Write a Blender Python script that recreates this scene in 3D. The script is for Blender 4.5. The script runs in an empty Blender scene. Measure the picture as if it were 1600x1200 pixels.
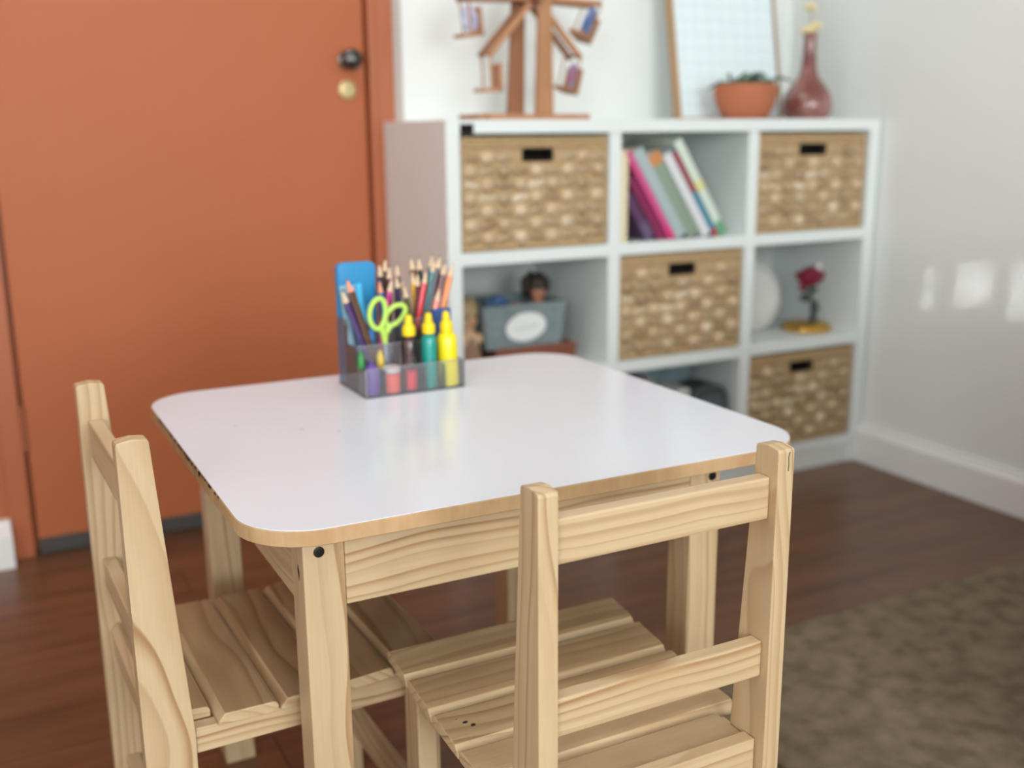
import bpy, bmesh, math, random
from mathutils import Vector, Matrix, Euler
random.seed(7)
SC = bpy.context.scene
COL = SC.collection
PI = math.pi

# ---------------------------------------------------------------- camera
cam_d = bpy.data.cameras.new('camera'); cam = bpy.data.objects.new('camera', cam_d); COL.objects.link(cam)
YAW, PIT, ROL, FPX = 0.4829, 0.2325, -0.0087, 1661.64
F = Vector((math.sin(YAW)*math.cos(PIT), math.cos(YAW)*math.cos(PIT), -math.sin(PIT)))
R = Vector((math.cos(YAW), -math.sin(YAW), 0)); U = R.cross(F)
R2 = math.cos(ROL)*R + math.sin(ROL)*U; U2 = -math.sin(ROL)*R + math.cos(ROL)*U
CAM = Vector((-0.9491, -2.0611, 0.8943))
cam.matrix_world = Matrix(((R2.x, U2.x, -F.x, CAM.x), (R2.y, U2.y, -F.y, CAM.y), (R2.z, U2.z, -F.z, CAM.z), (0, 0, 0, 1)))
cam_d.sensor_width = 36; cam_d.lens = FPX*36/1600; cam_d.clip_start = 0.02
cam_d.dof.use_dof = True; cam_d.dof.focus_distance = 0.98; cam_d.dof.aperture_fstop = 3.25
SC.camera = cam
SC.cycles.transparent_max_bounces = 40

# ---------------------------------------------------------------- light, exposure
w = bpy.data.worlds.new('world'); SC.world = w; w.use_nodes = True
w.node_tree.nodes['Background'].inputs[0].default_value = (0.80, 0.90, 1.0, 1)
w.node_tree.nodes['Background'].inputs[1].default_value = 1.0

def area(name, loc, target, sx, sy, power, col, spread=PI):
    l = bpy.data.lights.new(name, 'AREA'); l.shape = 'RECTANGLE'; l.size = sx; l.size_y = sy
    l.energy = power; l.color = col; l.spread = spread
    o = bpy.data.objects.new(name, l); COL.objects.link(o); o.location = loc
    o.rotation_euler = (Vector(target)-Vector(loc)).to_track_quat('-Z', 'Y').to_euler()
    return o
# daylight through the window in the wall behind the camera and the one in the left wall
area('window_daylight', (-0.7, -6.22, 1.45), (-0.7, 0, 1.35), 2.3, 1.5, 146, (0.92, 0.97, 1.0))
area('side_window_daylight', (-3.02, -4.2, 1.5), (0, -4.2, 1.4), 1.5, 1.3, 70, (0.92, 0.96, 1.0))
# soft fill panel added out of view above the table to brighten the tops
area('overhead_fill', (-0.75, -0.75, 2.44), (-0.75, -0.75, 0), 1.2, 1.2, 14, (0.97, 0.99, 1.0))
# slivers of sunlight that a pane throws on to the right wall
for i, (y0, z0, sx, sy, p) in enumerate(((-0.335, 0.535, 0.080, 0.10, 0.010), (-0.495, 0.535, 0.095, 0.12, 0.014), (-0.20, 0.508, 0.018, 0.10, 0.003))):
    area('sun_glint_%d' % i, (1.2-1.5*0.83, y0-1.5*0.5, z0+0.36), (1.2, y0, z0), sx, sy, p, (0.95, 0.99, 1.0), math.radians(1.0))
vs = SC.view_settings
SC.display_settings.display_device = 'sRGB'
vs.view_transform = 'Standard'; vs.look = 'None'; vs.exposure = 0.0; vs.gamma = 1.0; vs.use_curve_mapping = False

# ---------------------------------------------------------------- materials
def lin(c):
    return tuple(((x/255)/12.92 if x/255 <= 0.04045 else ((x/255+0.055)/1.055)**2.4) for x in c)+(1,)

def mat(name, rgb, rough=0.5, spec=0.5, noise=None, metal=0, coat=0, bump=None):
    m = bpy.data.materials.new(name); m.use_nodes = True
    nt = m.node_tree; b = nt.nodes['Principled BSDF']
    b.inputs['Base Color'].default_value = lin(rgb)
    b.inputs['Roughness'].default_value = rough; b.inputs['Metallic'].default_value = metal
    b.inputs['Specular IOR Level'].default_value = spec
    b.inputs['Coat Weight'].default_value = coat
    tc = nt.nodes.new('ShaderNodeTexCoord')
    if noise:
        rgb2, sc = noise[0], noise[1]
        mp = nt.nodes.new('ShaderNodeMapping'); mp.inputs['Scale'].default_value = noise[2] if len(noise) > 2 else (1, 1, 1)
        n = nt.nodes.new('ShaderNodeTexNoise'); n.inputs['Scale'].default_value = sc; n.inputs['Detail'].default_value = 4
        mx = nt.nodes.new('ShaderNodeMix'); mx.data_type = 'RGBA'
        mx.inputs[6].default_value = lin(rgb); mx.inputs[7].default_value = lin(rgb2)
        nt.links.new(tc.outputs['Object'], mp.inputs['Vector']); nt.links.new(mp.outputs[0], n.inputs['Vector'])
        cr = nt.nodes.new('ShaderNodeMapRange'); cr.inputs[1].default_value = 0.35; cr.inputs[2].default_value = 0.65
        nt.links.new(n.outputs[0], cr.inputs[0]); nt.links.new(cr.outputs[0], mx.inputs[0])
        nt.links.new(mx.outputs[2], b.inputs['Base Color'])
    if bump:
        n2 = nt.nodes.new('ShaderNodeTexNoise'); n2.inputs['Scale'].default_value = bump[0]; n2.inputs['Detail'].default_value = 3
        bp = nt.nodes.new('ShaderNodeBump'); bp.inputs['Strength'].default_value = bump[1]; bp.inputs['Distance'].default_value = 0.002
        nt.links.new(tc.outputs['Object'], n2.inputs['Vector']); nt.links.new(n2.outputs[0], bp.inputs['Height']); nt.links.new(bp.outputs[0], b.inputs['Normal'])
    return m

def pine(name, axis, light=(204, 179, 142), dark=(162, 124, 84), tint=(190, 159, 119), freq=95, pith=0.075, dens=1.0):
    """plain-sawn pine: growth rings round a pith line that runs along the board"""
    m = bpy.data.materials.new(name); m.use_nodes = True
    nt = m.node_tree; N = nt.nodes; L = nt.links; b = N['Principled BSDF']
    def node(t, **k):
        n = N.new(t)
        for a, v in k.items(): setattr(n, a, v)
        return n
    def math_(op, a, b_=None):
        n = node('ShaderNodeMath', operation=op)
        for i, v in enumerate((a, b_)):
            if v is None: continue
            if isinstance(v, (int, float)): n.inputs[i].default_value = v
            else: L.new(v, n.inputs[i])
        return n.outputs[0]
    tc = node('ShaderNodeTexCoord'); oi = node('ShaderNodeObjectInfo'); geo = node('ShaderNodeNewGeometry')
    rnd = oi.outputs['Random']; isl = geo.outputs['Random Per Island']
    key = math_('FRACT', math_('ADD', math_('MULTIPLY', rnd, 7.31), math_('MULTIPLY', isl, 3.77)))
    sep = node('ShaderNodeSeparateXYZ'); L.new(tc.outputs['Object'], sep.inputs[0])
    o = ['X', 'Y', 'Z']; al = sep.outputs[axis]; cr = [sep.outputs[x] for x in o if x != axis]
    # low frequency wander of the pith along the board
    comb = node('ShaderNodeCombineXYZ')
    L.new(math_('ADD', math_('MULTIPLY', al, 3.2), math_('MULTIPLY', key, 41.0)), comb.inputs[0])
    L.new(math_('MULTIPLY', cr[0], 7.0), comb.inputs[1]); L.new(math_('MULTIPLY', cr[1], 7.0), comb.inputs[2])
    n1 = node('ShaderNodeTexNoise'); n1.inputs['Scale'].default_value = 1.0; n1.inputs['Detail'].default_value = 1.5
    L.new(comb.outputs[0], n1.inputs['Vector'])
    wob = math_('MULTIPLY', math_('SUBTRACT', n1.outputs[0], 0.5), 0.048)
    k1 = math_('FRACT', math_('MULTIPLY', key, 13.7)); k2 = math_('FRACT', math_('MULTIPLY', key, 29.3))
    a = math_('ADD', cr[0], math_('ADD', math_('MULTIPLY', math_('SUBTRACT', k1, 0.5), 0.10), math_('MULTIPLY', al, 0.05)))
    c = math_('ADD', cr[1], math_('ADD', math_('MULTIPLY', math_('SUBTRACT', k2, 0.5), 0.06), pith))
    r = math_('SQRT', math_('ADD', math_('MULTIPLY', a, a), math_('MULTIPLY', c, c)))
    r = math_('ADD', r, wob)
    nb = node('ShaderNodeTexNoise', noise_dimensions='1D'); nb.inputs['Scale'].default_value = 1.0; nb.inputs['Detail'].default_value = 1.0
    L.new(math_('ADD', math_('MULTIPLY', r, 38.0), math_('MULTIPLY', key, 17.0)), nb.inputs['W'])
    band = math_('MULTIPLY', math_('SUBTRACT', nb.outputs[0], 0.30), 2.6)
    ph = math_('FRACT', math_('ADD', math_('MULTIPLY', r, freq), math_('MULTIPLY', nb.outputs[0], 1.2)))
    ramp = node('ShaderNodeValToRGB'); e = ramp.color_ramp.elements
    e[0].position = 0.0; e[0].color = lin(light)
    e[1].position = 1.0; e[1].color = lin(light)
    for p, col in ((0.35, light), (0.62, tint), (0.86, dark), (0.93, dark)):
        q = e.new(p); q.color = lin(col)
    L.new(ph, ramp.inputs[0])
    mb = node('ShaderNodeMix', data_type='RGBA'); mb.clamp_factor = True; mb.inputs[6].default_value = lin(light)
    L.new(band, mb.inputs[0]); L.new(ramp.outputs[0], mb.inputs[7])
    # blotches and fine fibre
    comb2 = node('ShaderNodeCombineXYZ')
    L.new(math_('MULTIPLY', al, 14.0), comb2.inputs[0]); L.new(math_('MULTIPLY', cr[0], 600.0), comb2.inputs[1]); L.new(math_('MULTIPLY', cr[1], 600.0), comb2.inputs[2])
    n2 = node('ShaderNodeTexNoise'); n2.inputs['Scale'].default_value = 1.0; n2.inputs['Detail'].default_value = 2; L.new(comb2.outputs[0], n2.inputs['Vector'])
    comb3 = node('ShaderNodeCombineXYZ')
    L.new(math_('ADD', math_('MULTIPLY', al, 9.0), key), comb3.inputs[0]); L.new(math_('MULTIPLY', cr[0], 30.0), comb3.inputs[1]); L.new(math_('MULTIPLY', cr[1], 30.0), comb3.inputs[2])
    n3 = node('ShaderNodeTexNoise'); n3.inputs['Scale'].default_value = 1.0; L.new(comb3.outputs[0], n3.inputs['Vector'])
    mx = node('ShaderNodeMix', data_type='RGBA'); mx.inputs[7].default_value = lin(tint)
    L.new(math_('MULTIPLY', math_('SUBTRACT', n3.outputs[0], 0.42), 1.6*dens), mx.inputs[0]); mx.clamp_factor = True
    L.new(mb.outputs[2], mx.inputs[6])
    mx2 = node('ShaderNodeMix', data_type='RGBA', blend_type='MULTIPLY'); mx2.inputs[0].default_value = 1.0
    fib = math_('ADD', math_('MULTIPLY', n2.outputs[0], 0.16), 0.92)
    cc = node('ShaderNodeCombineXYZ'); [L.new(fib, cc.inputs[i]) for i in range(3)]
    L.new(mx.outputs[2], mx2.inputs[6]); L.new(cc.outputs[0], mx2.inputs[7])
    L.new(mx2.outputs[2], b.inputs['Base Color'])
    b.inputs['Roughness'].default_value = 0.42; b.inputs['Specular IOR Level'].default_value = 0.4
    bp = node('ShaderNodeBump'); bp.inputs['Strength'].default_value = 0.12; bp.inputs['Distance'].default_value = 0.001
    L.new(n2.outputs[0], bp.inputs['Height']); L.new(bp.outputs[0], b.inputs['Normal'])
    return m

PX, PY, PZ = pine('pine_x', 'X'), pine('pine_y', 'Y'), pine('pine_z', 'Z')
SX = pine('pine_slat_shaded', 'X', (178, 151, 115), (134, 102, 70), (160, 130, 95), freq=85, pith=0.05, dens=1.3)  # darker pine copy: the dimness of the seat tops put into colour
MDF = mat('fibreboard_edge', (204, 170, 128), 0.7, 0.2, ((188, 152, 110), 40, (1, 1, 0.4)))
LAM = mat('white_laminate', (228, 232, 240), 0.17, 0.32, ((224, 229, 238), 3))
WHITE = mat('white_melamine', (234, 240, 238), 0.35, 0.4)
WALL = mat('white_wall_paint', (242, 245, 241), 0.6, 0.3, ((239, 242, 238), 2.5))
GLOSSWALL = mat('grey_white_wall_paint', (238, 241, 238), 0.4, 0.4, ((235, 238, 234), 2.0), bump=(60, 0.15))
TRIMW = mat('white_trim', (238, 238, 236), 0.35, 0.4)
TRIMG = mat('shaded_trim', (190, 178, 170), 0.5)  # grey pink colour stands for the shadowed edge beside the door frame
DOORM = mat('orange_door_paint', (184, 105, 66), 0.5, 0.3, ((183, 104, 66), 4, (2.5, 1, 0.7)), bump=(90, 0.06))
DOORJ = mat('orange_frame_paint', (180, 102, 66), 0.36, 0.45)
RUBBER = mat('grey_rubber', (74, 72, 70), 0.7)
STEEL = mat('dark_metal', (90, 88, 86), 0.22, 0.5, metal=1)
BRASS = mat('pale_brass', (214, 196, 142), 0.4, 0.5, metal=0.35)
SCREW = mat('black_screw', (40, 38, 36), 0.45, metal=0.6)
DARK = mat('dark_recess', (30, 26, 24), 0.9, 0.1)
CHIP = mat('chipped_edge', (52, 46, 42), 0.9, 0.1)
CEIL = mat('ceiling_paint', (235, 235, 230), 0.9, 0.1)

def floor_material():
    m = bpy.data.materials.new('laminate_floor'); m.use_nodes = True
    nt = m.node_tree; N = nt.nodes; L = nt.links; b = N['Principled BSDF']
    tc = N.new('ShaderNodeTexCoord'); br = N.new('ShaderNodeTexBrick')
    br.inputs['Scale'].default_value = 1.0; br.inputs['Brick Width'].default_value = 1.2; br.inputs['Row Height'].default_value = 0.12
    br.inputs['Mortar Size'].default_value = 0.0015; br.inputs['Color1'].default_value = lin((116, 78, 53)); br.inputs['Color2'].default_value = lin((104, 69, 46)); br.inputs['Mortar'].default_value = lin((50, 30, 20))
    L.new(tc.outputs['Object'], br.inputs['Vector'])
    mp = N.new('ShaderNodeMapping'); mp.inputs['Scale'].default_value = (1.2, 10, 1); L.new(tc.outputs['Object'], mp.inputs[0])
    n = N.new('ShaderNodeTexNoise'); n.inputs['Scale'].default_value = 2.2; n.inputs['Detail'].default_value = 5; L.new(mp.outputs[0], n.inputs['Vector'])
    mr = N.new('ShaderNodeMapRange'); mr.inputs[1].default_value = 0.3; mr.inputs[2].default_value = 0.7; mr.inputs[3].default_value = 0.72; mr.inputs[4].default_value = 1.25; L.new(n.outputs[0], mr.inputs[0])
    mx = N.new('ShaderNodeVectorMath'); mx.operation = 'SCALE'; L.new(br.outputs[0], mx.inputs[0]); L.new(mr.outputs[0], mx.inputs['Scale'])
    L.new(mx.outputs[0], b.inputs['Base Color']); b.inputs['Roughness'].default_value = 0.33; b.inputs['Specular IOR Level'].default_value = 0.45
    return m
FLOORM = floor_material()
RUGM = mat('grey_brown_rug', (138, 124, 102), 0.95, 0.1, ((112, 99, 80), 26, (1, 1, 1)), bump=(240, 1.0))

def clear(name, tint=(0.90, 0.93, 0.92), refl=0.10):
    m = bpy.data.materials.new(name); m.use_nodes = True; nt = m.node_tree; nt.nodes.clear()
    o = nt.nodes.new('ShaderNodeOutputMaterial'); t = nt.nodes.new('ShaderNodeBsdfTransparent'); g = nt.nodes.new('ShaderNodeBsdfGlossy')
    t.inputs[0].default_value = tint+(1,); g.inputs['Roughness'].default_value = 0.05; g.inputs[0].default_value = (1, 1, 1, 1)
    fr = nt.nodes.new('ShaderNodeFresnel'); fr.inputs[0].default_value = 1.45
    mx = nt.nodes.new('ShaderNodeMixShader')
    nt.links.new(fr.outputs[0], mx.inputs[0]); nt.links.new(t.outputs[0], mx.inputs[1]); nt.links.new(g.outputs[0], mx.inputs[2]); nt.links.new(mx.outputs[0], o.inputs[0])
    return m
def hazy(m, amount):
    nt = m.node_tree; o = [n for n in nt.nodes if n.type == 'OUTPUT_MATERIAL'][0]; src = o.inputs[0].links[0].from_socket
    d = nt.nodes.new('ShaderNodeBsdfDiffuse'); d.inputs[0].default_value = lin((226, 224, 228)); mx = nt.nodes.new('ShaderNodeMixShader'); mx.inputs[0].default_value = amount
    nt.links.new(src, mx.inputs[1]); nt.links.new(d.outputs[0], mx.inputs[2]); nt.links.new(mx.outputs[0], o.inputs[0]); return m
ACRYL = hazy(clear('clear_acrylic', (0.965, 0.975, 0.975)), 0.05)
ACRYLE = mat('acrylic_rim', (150, 150, 160), 0.2, 0.5)
GLASS = clear('clear_glass', (0.98, 0.99, 0.99))

# ---------------------------------------------------------------- mesh helpers
def worg(o):
    v = Vector((0, 0, 0))
    while o is not None:
        v += o.location; o = o.parent
    return v

def obj(name, bm, m, parent=None, smooth=False, loc=None):
    """link bm (built in world coordinates, before any turning) as one mesh object"""
    base = worg(parent) if parent else Vector((0, 0, 0))
    here = Vector(loc) if loc is not None else base
    bmesh.ops.translate(bm, verts=bm.verts, vec=-here)
    bmesh.ops.recalc_face_normals(bm, faces=bm.faces)
    me = bpy.data.meshes.new(name); bm.to_mesh(me); bm.free()
    for x in (m if isinstance(m, (list, tuple)) else [m]): me.materials.append(x)
    if smooth:
        for p in me.polygons: p.use_smooth = True
        try: me.set_sharp_from_angle(angle=math.radians(40))
        except Exception: pass
    o = bpy.data.objects.new(name, me); COL.objects.link(o); o.parent = parent
    o.location = here-base
    return o

def tag(o, label=None, cat=None, group=None, kind=None):
    if label: o['label'] = label
    if cat: o['category'] = cat
    if group: o['group'] = group
    if kind: o['kind'] = kind
    return o

def thing(name, loc, label, cat, group=None):
    o = bpy.data.objects.new(name, None); o.empty_display_size = 0.02; COL.objects.link(o); o.location = loc
    return tag(o, label, cat, group)

def copy_tree(o, parent=None):
    c = o.copy(); COL.objects.link(c); c.parent = parent
    for ch in list(o.children): copy_tree(ch, c)
    return c

def merge(bm, tmp, mi=0):
    me = bpy.data.meshes.new('t'); tmp.to_mesh(me); tmp.free()
    n0 = len(bm.faces); bm.from_mesh(me); bpy.data.meshes.remove(me)
    bm.faces.ensure_lookup_table()
    for f in bm.faces[n0:]: f.material_index = mi

def box(bm, x0, x1, y0, y1, z0, z1, bev=0.0, mtx=None, mi=0, seg=2):
    t = bmesh.new(); bmesh.ops.create_cube(t, size=1)
    for v in t.verts:
        v.co = Vector((x0+(v.co.x+.5)*(x1-x0), y0+(v.co.y+.5)*(y1-y0), z0+(v.co.z+.5)*(z1-z0)))
    if bev > 0: bmesh.ops.bevel(t, geom=list(t.edges), offset=bev, segments=seg, affect='EDGES', profile=0.6)
    if mtx is not None: bmesh.ops.transform(t, matrix=mtx, verts=t.verts)
    merge(bm, t, mi)

def prism(bm, pts, axis, a0, a1, bev=0.0, mi=0, mtx=None, seg=2):
    """extrude a 2D outline along axis: 'x' -> (y,z), 'y' -> (x,z), 'z' -> (x,y)"""
    t = bmesh.new()
    def P(p, a): return {'x': (a, p[0], p[1]), 'y': (p[0], a, p[1]), 'z': (p[0], p[1], a)}[axis]
    v0 = [t.verts.new(P(p, a0)) for p in pts]; v1 = [t.verts.new(P(p, a1)) for p in pts]
    n = len(pts); t.faces.new(v0); t.faces.new(v1[::-1])
    for i in range(n): t.faces.new((v0[i], v0[(i+1) % n], v1[(i+1) % n], v1[i]))
    bmesh.ops.recalc_face_normals(t, faces=t.faces)
    if bev > 0:
        ed = [e for e in t.edges if abs(e.calc_face_angle(0)) > 0.5]
        bmesh.ops.bevel(t, geom=ed, offset=bev, segments=seg, affect='EDGES', profile=0.6, clamp_overlap=True)
    if mtx is not None: bmesh.ops.transform(t, matrix=mtx, verts=t.verts)
    merge(bm, t, mi)

def lathe(bm, prof, c, n=32, mi=0, mtx=None, sx=1, sy=1):
    t = bmesh.new(); rings = []
    for r, z in prof:
        if r < 1e-6: rings.append([t.verts.new((c[0], c[1], c[2]+z))])
        else: rings.append([t.verts.new((c[0]+r*sx*math.cos(2*PI*i/n), c[1]+r*sy*math.sin(2*PI*i/n), c[2]+z)) for i in range(n)])
    for a, b in zip(rings, rings[1:]):
        for i in range(n):
            j = (i+1) % n
            if len(a) == 1 and len(b) == 1: continue
            if len(a) == 1: t.faces.new((a[0], b[i], b[j]))
            elif len(b) == 1: t.faces.new((a[i], a[j], b[0]))
            else: t.faces.new((a[i], a[j], b[j], b[i]))
    if mtx is not None: bmesh.ops.transform(t, matrix=mtx, verts=t.verts)
    merge(bm, t, mi)

def tube(bm, pts, rad, n=10, mi=0, closed=False, flat=1.0):
    t = bmesh.new(); pts = [Vector(p) for p in pts]; m = len(pts); rings = []
    rr = rad if isinstance(rad, (list, tuple)) else [rad]*m
    up = None
    for k, p in enumerate(pts):
        if closed: d = pts[(k+1) % m]-pts[k-1]
        else: d = pts[min(k+1, m-1)]-pts[max(k-1, 0)]
        d.normalize()
        if up is None: up = Vector((0, 1, 0)) if abs(d.y) < 0.9 else Vector((1, 0, 0))
        s = d.cross(up).normalized(); u = s.cross(d).normalized(); up = u
        rings.append([t.verts.new(p+rr[k]*(math.cos(2*PI*i/n)*s+flat*math.sin(2*PI*i/n)*u)) for i in range(n)])
    seq = list(zip(rings, rings[1:])) + ([(rings[-1], rings[0])] if closed else [])
    for a, b in seq:
        for i in range(n): t.faces.new((a[i], a[(i+1) % n], b[(i+1) % n], b[i]))
    if not closed:
        t.faces.new(rings[0][::-1]); t.faces.new(rings[-1])
    merge(bm, t, mi)

def ball(bm, c, rx, ry, rz, mi=0, mtx=None, seg=20):
    t = bmesh.new(); bmesh.ops.create_uvsphere(t, u_segments=seg, v_segments=seg//2+2, radius=1)
    for v in t.verts: v.co = Vector((v.co.x*rx, v.co.y*ry, v.co.z*rz))
    if mtx is not None: bmesh.ops.transform(t, matrix=mtx, verts=t.verts)
    bmesh.ops.translate(t, verts=t.verts, vec=Vector(c)); merge(bm, t, mi)

def B(): return bmesh.new()
def struct(name, bm, m, label=None, parent=None, smooth=False):
    o = obj(name, bm, m, parent, smooth)
    if parent is None: o['kind'] = 'structure'
    if label: o['label'] = label
    return o
def around(c, rx=0, ry=0, rz=0):
    return Matrix.Translation(c) @ Euler((rx, ry, rz)).to_matrix().to_4x4() @ Matrix.Translation(-Vector(c))

# ---------------------------------------------------------------- the room
YW = 0.362      # back wall
XW = 1.2225     # right wall
b = B(); box(b, -3.0, XW+.1, -6.2, YW+.1, -0.06, 0.0)
struct('floor', b, FLOORM, 'reddish brown laminate plank floor')
b = B(); box(b, -3.1, XW+.1, -6.3, YW+.1, 2.5, 2.58); struct('ceiling', b, CEIL)
b = B(); box(b, 0.036, XW+.1, YW, YW+.1, 0, 2.5); box(b, -0.93, 0.036, YW+.03, YW+.1, 2.14, 2.5)
struct('wall_back', b, WALL, 'white wall behind the cube shelf')
b = B(); box(b, -3.1, -0.904, YW-.001, YW+.1, 0, 2.5); struct('wall_back_left', b, DOORJ, 'orange painted wall left of the door')
b = B(); box(b, XW, XW+.1, -6.3, YW, 0, 2.5); struct('wall_right', b, GLOSSWALL, 'glossy light grey wall on the right')
b = B()
box(b, -3.1, -3.0, -6.3, -4.95, 0, 2.5); box(b, -3.1, -3.0, -3.45, YW, 0, 2.5); box(b, -3.1, -3.0, -4.95, -3.45, 0, 0.85); box(b, -3.1, -3.0, -4.95, -3.45, 2.15, 2.5)
struct('wall_left', b, WALL)
b = B()
box(b, -3.0, -1.85, -6.2, -6.1, 0, 2.5); box(b, 0.45, XW, -6.2, -6.1, 0, 2.5); box(b, -1.85, 0.45, -6.2, -6.1, 0, 0.7); box(b, -1.85, 0.45, -6.2, -6.1, 2.2, 2.5)
struct('wall_rear', b, WALL)
def window(name, horizontal, a0, a1, z0, z1, pos):
    b = B(); t = 0.04
    def bb(p0, p1, q0, q1):
        if horizontal: box(b, p0, p1, pos, pos+.04, q0, q1, 0.003)
        else: box(b, pos, pos+.04, p0, p1, q0, q1, 0.003)
    bb(a0, a1, z0, z0+t); bb(a0, a1, z1-t, z1); bb(a0, a0+t, z0, z1); bb(a1-t, a1, z0, z1); mid = (a0+a1)/2; bb(mid-.02, mid+.02, z0, z1)
    struct(name, b, TRIMW, 'white framed window')
window('window_1', True, -1.85, 0.45, 0.7, 2.2, -6.16)
window('window_2', False, -4.95, -3.45, 0.85, 2.15, -3.06)
# skirting boards
def skirt(name, horizontal, a0, a1, pos, h=0.104, t=0.014, lab=None):
    prof = [(0, 0), (-t, 0), (-t, h-.022), (-t*0.45, h-.006), (-t*0.4, h), (0, h)]
    b = B()
    if horizontal: prism(b, [(pos+p, z) for p, z in prof], 'x', a0, a1, 0.001)
    else: prism(b, [(pos+p, z) for p, z in prof], 'y', a0, a1, 0.001)
    struct(name, b, TRIMW, lab)
skirt('baseboard_right', False, -6.1, -0.001, XW, h=0.105, t=0.020, lab='white skirting board along the right wall')
skirt('baseboard_left', True, -2.4, -0.9045, YW, h=0.094, t=0.058, lab='white skirting end left of the door frame')
# door: frame, leaf, sweep, knob, lock
b = B()
box(b, -0.904, -0.862, YW-.012, YW+.04, 0, 2.08, 0.003); box(b, -0.05, 0.012, YW-.012, YW+.04, 0, 2.08, 0.003); box(b, -0.904, 0.012, YW-.0125, YW+.04, 2.075, 2.14, 0.003)
box(b, -0.05, -0.034, YW-.018, YW-.011, 0, 2.08, 0.002)
box(b, -0.93, 0.036, YW+.041, YW+.1, 0, 2.14)
fr = struct('trim_1', b, DOORJ, 'orange wooden door frame')
b = B(); box(b, 0.012, 0.036, YW-.004, YW+.04, 0, 2.14, 0.001); struct('shaded_trim_2', b, TRIMG, 'narrow strip right of the door frame, grey pink for its shaded edge')
door = bpy.data.objects.new('door_1', None); COL.objects.link(door); door.location = (-0.456, YW, 0); door['kind'] = 'structure'; door['label'] = 'flat orange painted door'
b = B(); box(b, -0.853, -0.055, YW+.002, YW+.038, 0.008, 2.07, 0.003); obj('door_leaf', b, DOORM, door)
b = B(); box(b, -0.852, -0.056, YW-.010, YW+.0018, 0.003, 0.036, 0.002); obj('door_sweep', b, RUBBER, door)['label'] = 'dark grey rubber draught strip'
b = B()
rot = Matrix.Translation((-0.098, YW+.002, 1.058)) @ Matrix.Rotation(PI/2, 4, 'X')
lathe(b, [(0, 0), (.021, 0), (.021, .004), (.009, .007), (.008, .022), (.019, .030), (.0235, .040), (.021, .050), (.012, .056), (0, .058)], (0, 0, 0), 32, mtx=rot)
obj('door_knob', b, STEEL, door, True)['label'] = 'dark round metal knob'
b = B(); rot = Matrix.Translation((-0.100, YW+.002, 0.992)) @ Matrix.Rotation(PI/2, 4, 'X')
lathe(b, [(0, 0), (.021, 0), (.021, .003), (.018, .006), (.010, .007), (.010, .009), (0, .009)], (0, 0, 0), 28, mtx=rot)
lk = obj('lock_rosette', b, BRASS, door, True); lk['label'] = 'pale brass round lock plate'
b = B(); box(b, -.1012, -.0988, YW-.0085, YW-.006, .986, .998); obj('keyhole', b, DARK, lk)
for zz in (0.29, 1.75):
    b = B(); box(b, -0.8625, -0.8525, YW-.009, YW+.003, zz-.045, zz+.045, .002)
    tube(b, [(-0.8575, YW-.008, zz-.05), (-0.8575, YW-.008, zz+.05)], .0045, 8)
    obj('hinge', b, mat('hinge_paint', (160, 96, 66), 0.5), door)

# ---------------------------------------------------------------- cube shelf
shelf = thing('cube_shelf', (0.6, 0.18, 0), 'white three by three cube shelf against the back wall', 'shelf')
Pn = [(-.0185, .0135), (.3855, .4165), (.7845, .8155), (1.1815, 1.2165)]
Zs = [(.0515, .0795), (.335, .363), (.6145, .6425), (.892, .920)]
D = YW-.002
b = B(); box(b, *Pn[0], 0, D, 0, .920, .001); obj('side_panel', b, WHITE, shelf)
b = B(); box(b, *Pn[3], 0, D, 0, .920, .001); obj('side_panel', b, WHITE, shelf)
b = B(); box(b, .0137, 1.1813, 0.0, D, *Zs[3], .001); tp = obj('top_board', b, WHITE, shelf)
b = B(); box(b, .0145, .0455, -.0012, -.0001, .8925, .912); ob = obj('bare_edge', b, DARK, tp); ob['label'] = 'dark bare board end where the white edge strip is missing'
b = B(); box(b, .0457, 1.1813, -.0022, -.0001, .8922, .9205, .0005); obj('edge_strip', b, WHITE, tp)
for k in (1, 2):
    b = B(); box(b, *Pn[k], .0005, D, .0796, .8918, .001); obj('divider', b, WHITE, shelf)
for k in (0, 1, 2):
    for c in range(3):
        b = B(); box(b, Pn[c][1]+.0001, Pn[c+1][0]-.0001, .001, D, *Zs[k], .001); obj('shelf_board', b, WHITE, shelf)
b = B(); box(b, .0137, 1.1813, .006, .022, 0, .0513, .001); obj('plinth', b, WHITE, shelf)
b = B(); box(b, .0137, 1.1813, YW-.008, YW-.0025, .0797, .8918); obj('back_panel', b, mat('back_board', (214, 216, 212), 0.5), shelf)

# ---------------------------------------------------------------- woven baskets
def weave_material(name, ca, cb, cc):
    m = bpy.data.materials.new(name); m.use_nodes = True; nt = m.node_tree; N = nt.nodes; L = nt.links; bs = N['Principled BSDF']
    g = N.new('ShaderNodeNewGeometry'); r = N.new('ShaderNodeValToRGB'); e = r.color_ramp.elements
    e[0].position = 0; e[0].color = lin(cb); e[1].position = 1; e[1].color = lin(cc); q = e.new(.45); q.color = lin(ca); q = e.new(.8); q.color = lin(ca)
    tc = N.new('ShaderNodeTexCoord'); n = N.new('ShaderNodeTexNoise'); n.inputs['Scale'].default_value = 120; L.new(tc.outputs['Object'], n.inputs['Vector'])
    L.new(g.outputs['Random Per Island'], r.inputs[0])
    mx = N.new('ShaderNodeMix'); mx.data_type = 'RGBA'; mx.blend_type = 'MULTIPLY'; mx.inputs[0].default_value = .25
    L.new(r.outputs[0], mx.inputs[6]); L.new(n.outputs[1], mx.inputs[7]); L.new(mx.outputs[2], bs.inputs['Base Color'])
    bs.inputs['Roughness'].default_value = .42; bs.inputs['Specular IOR Level'].default_value = 0.5
    return m
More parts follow.
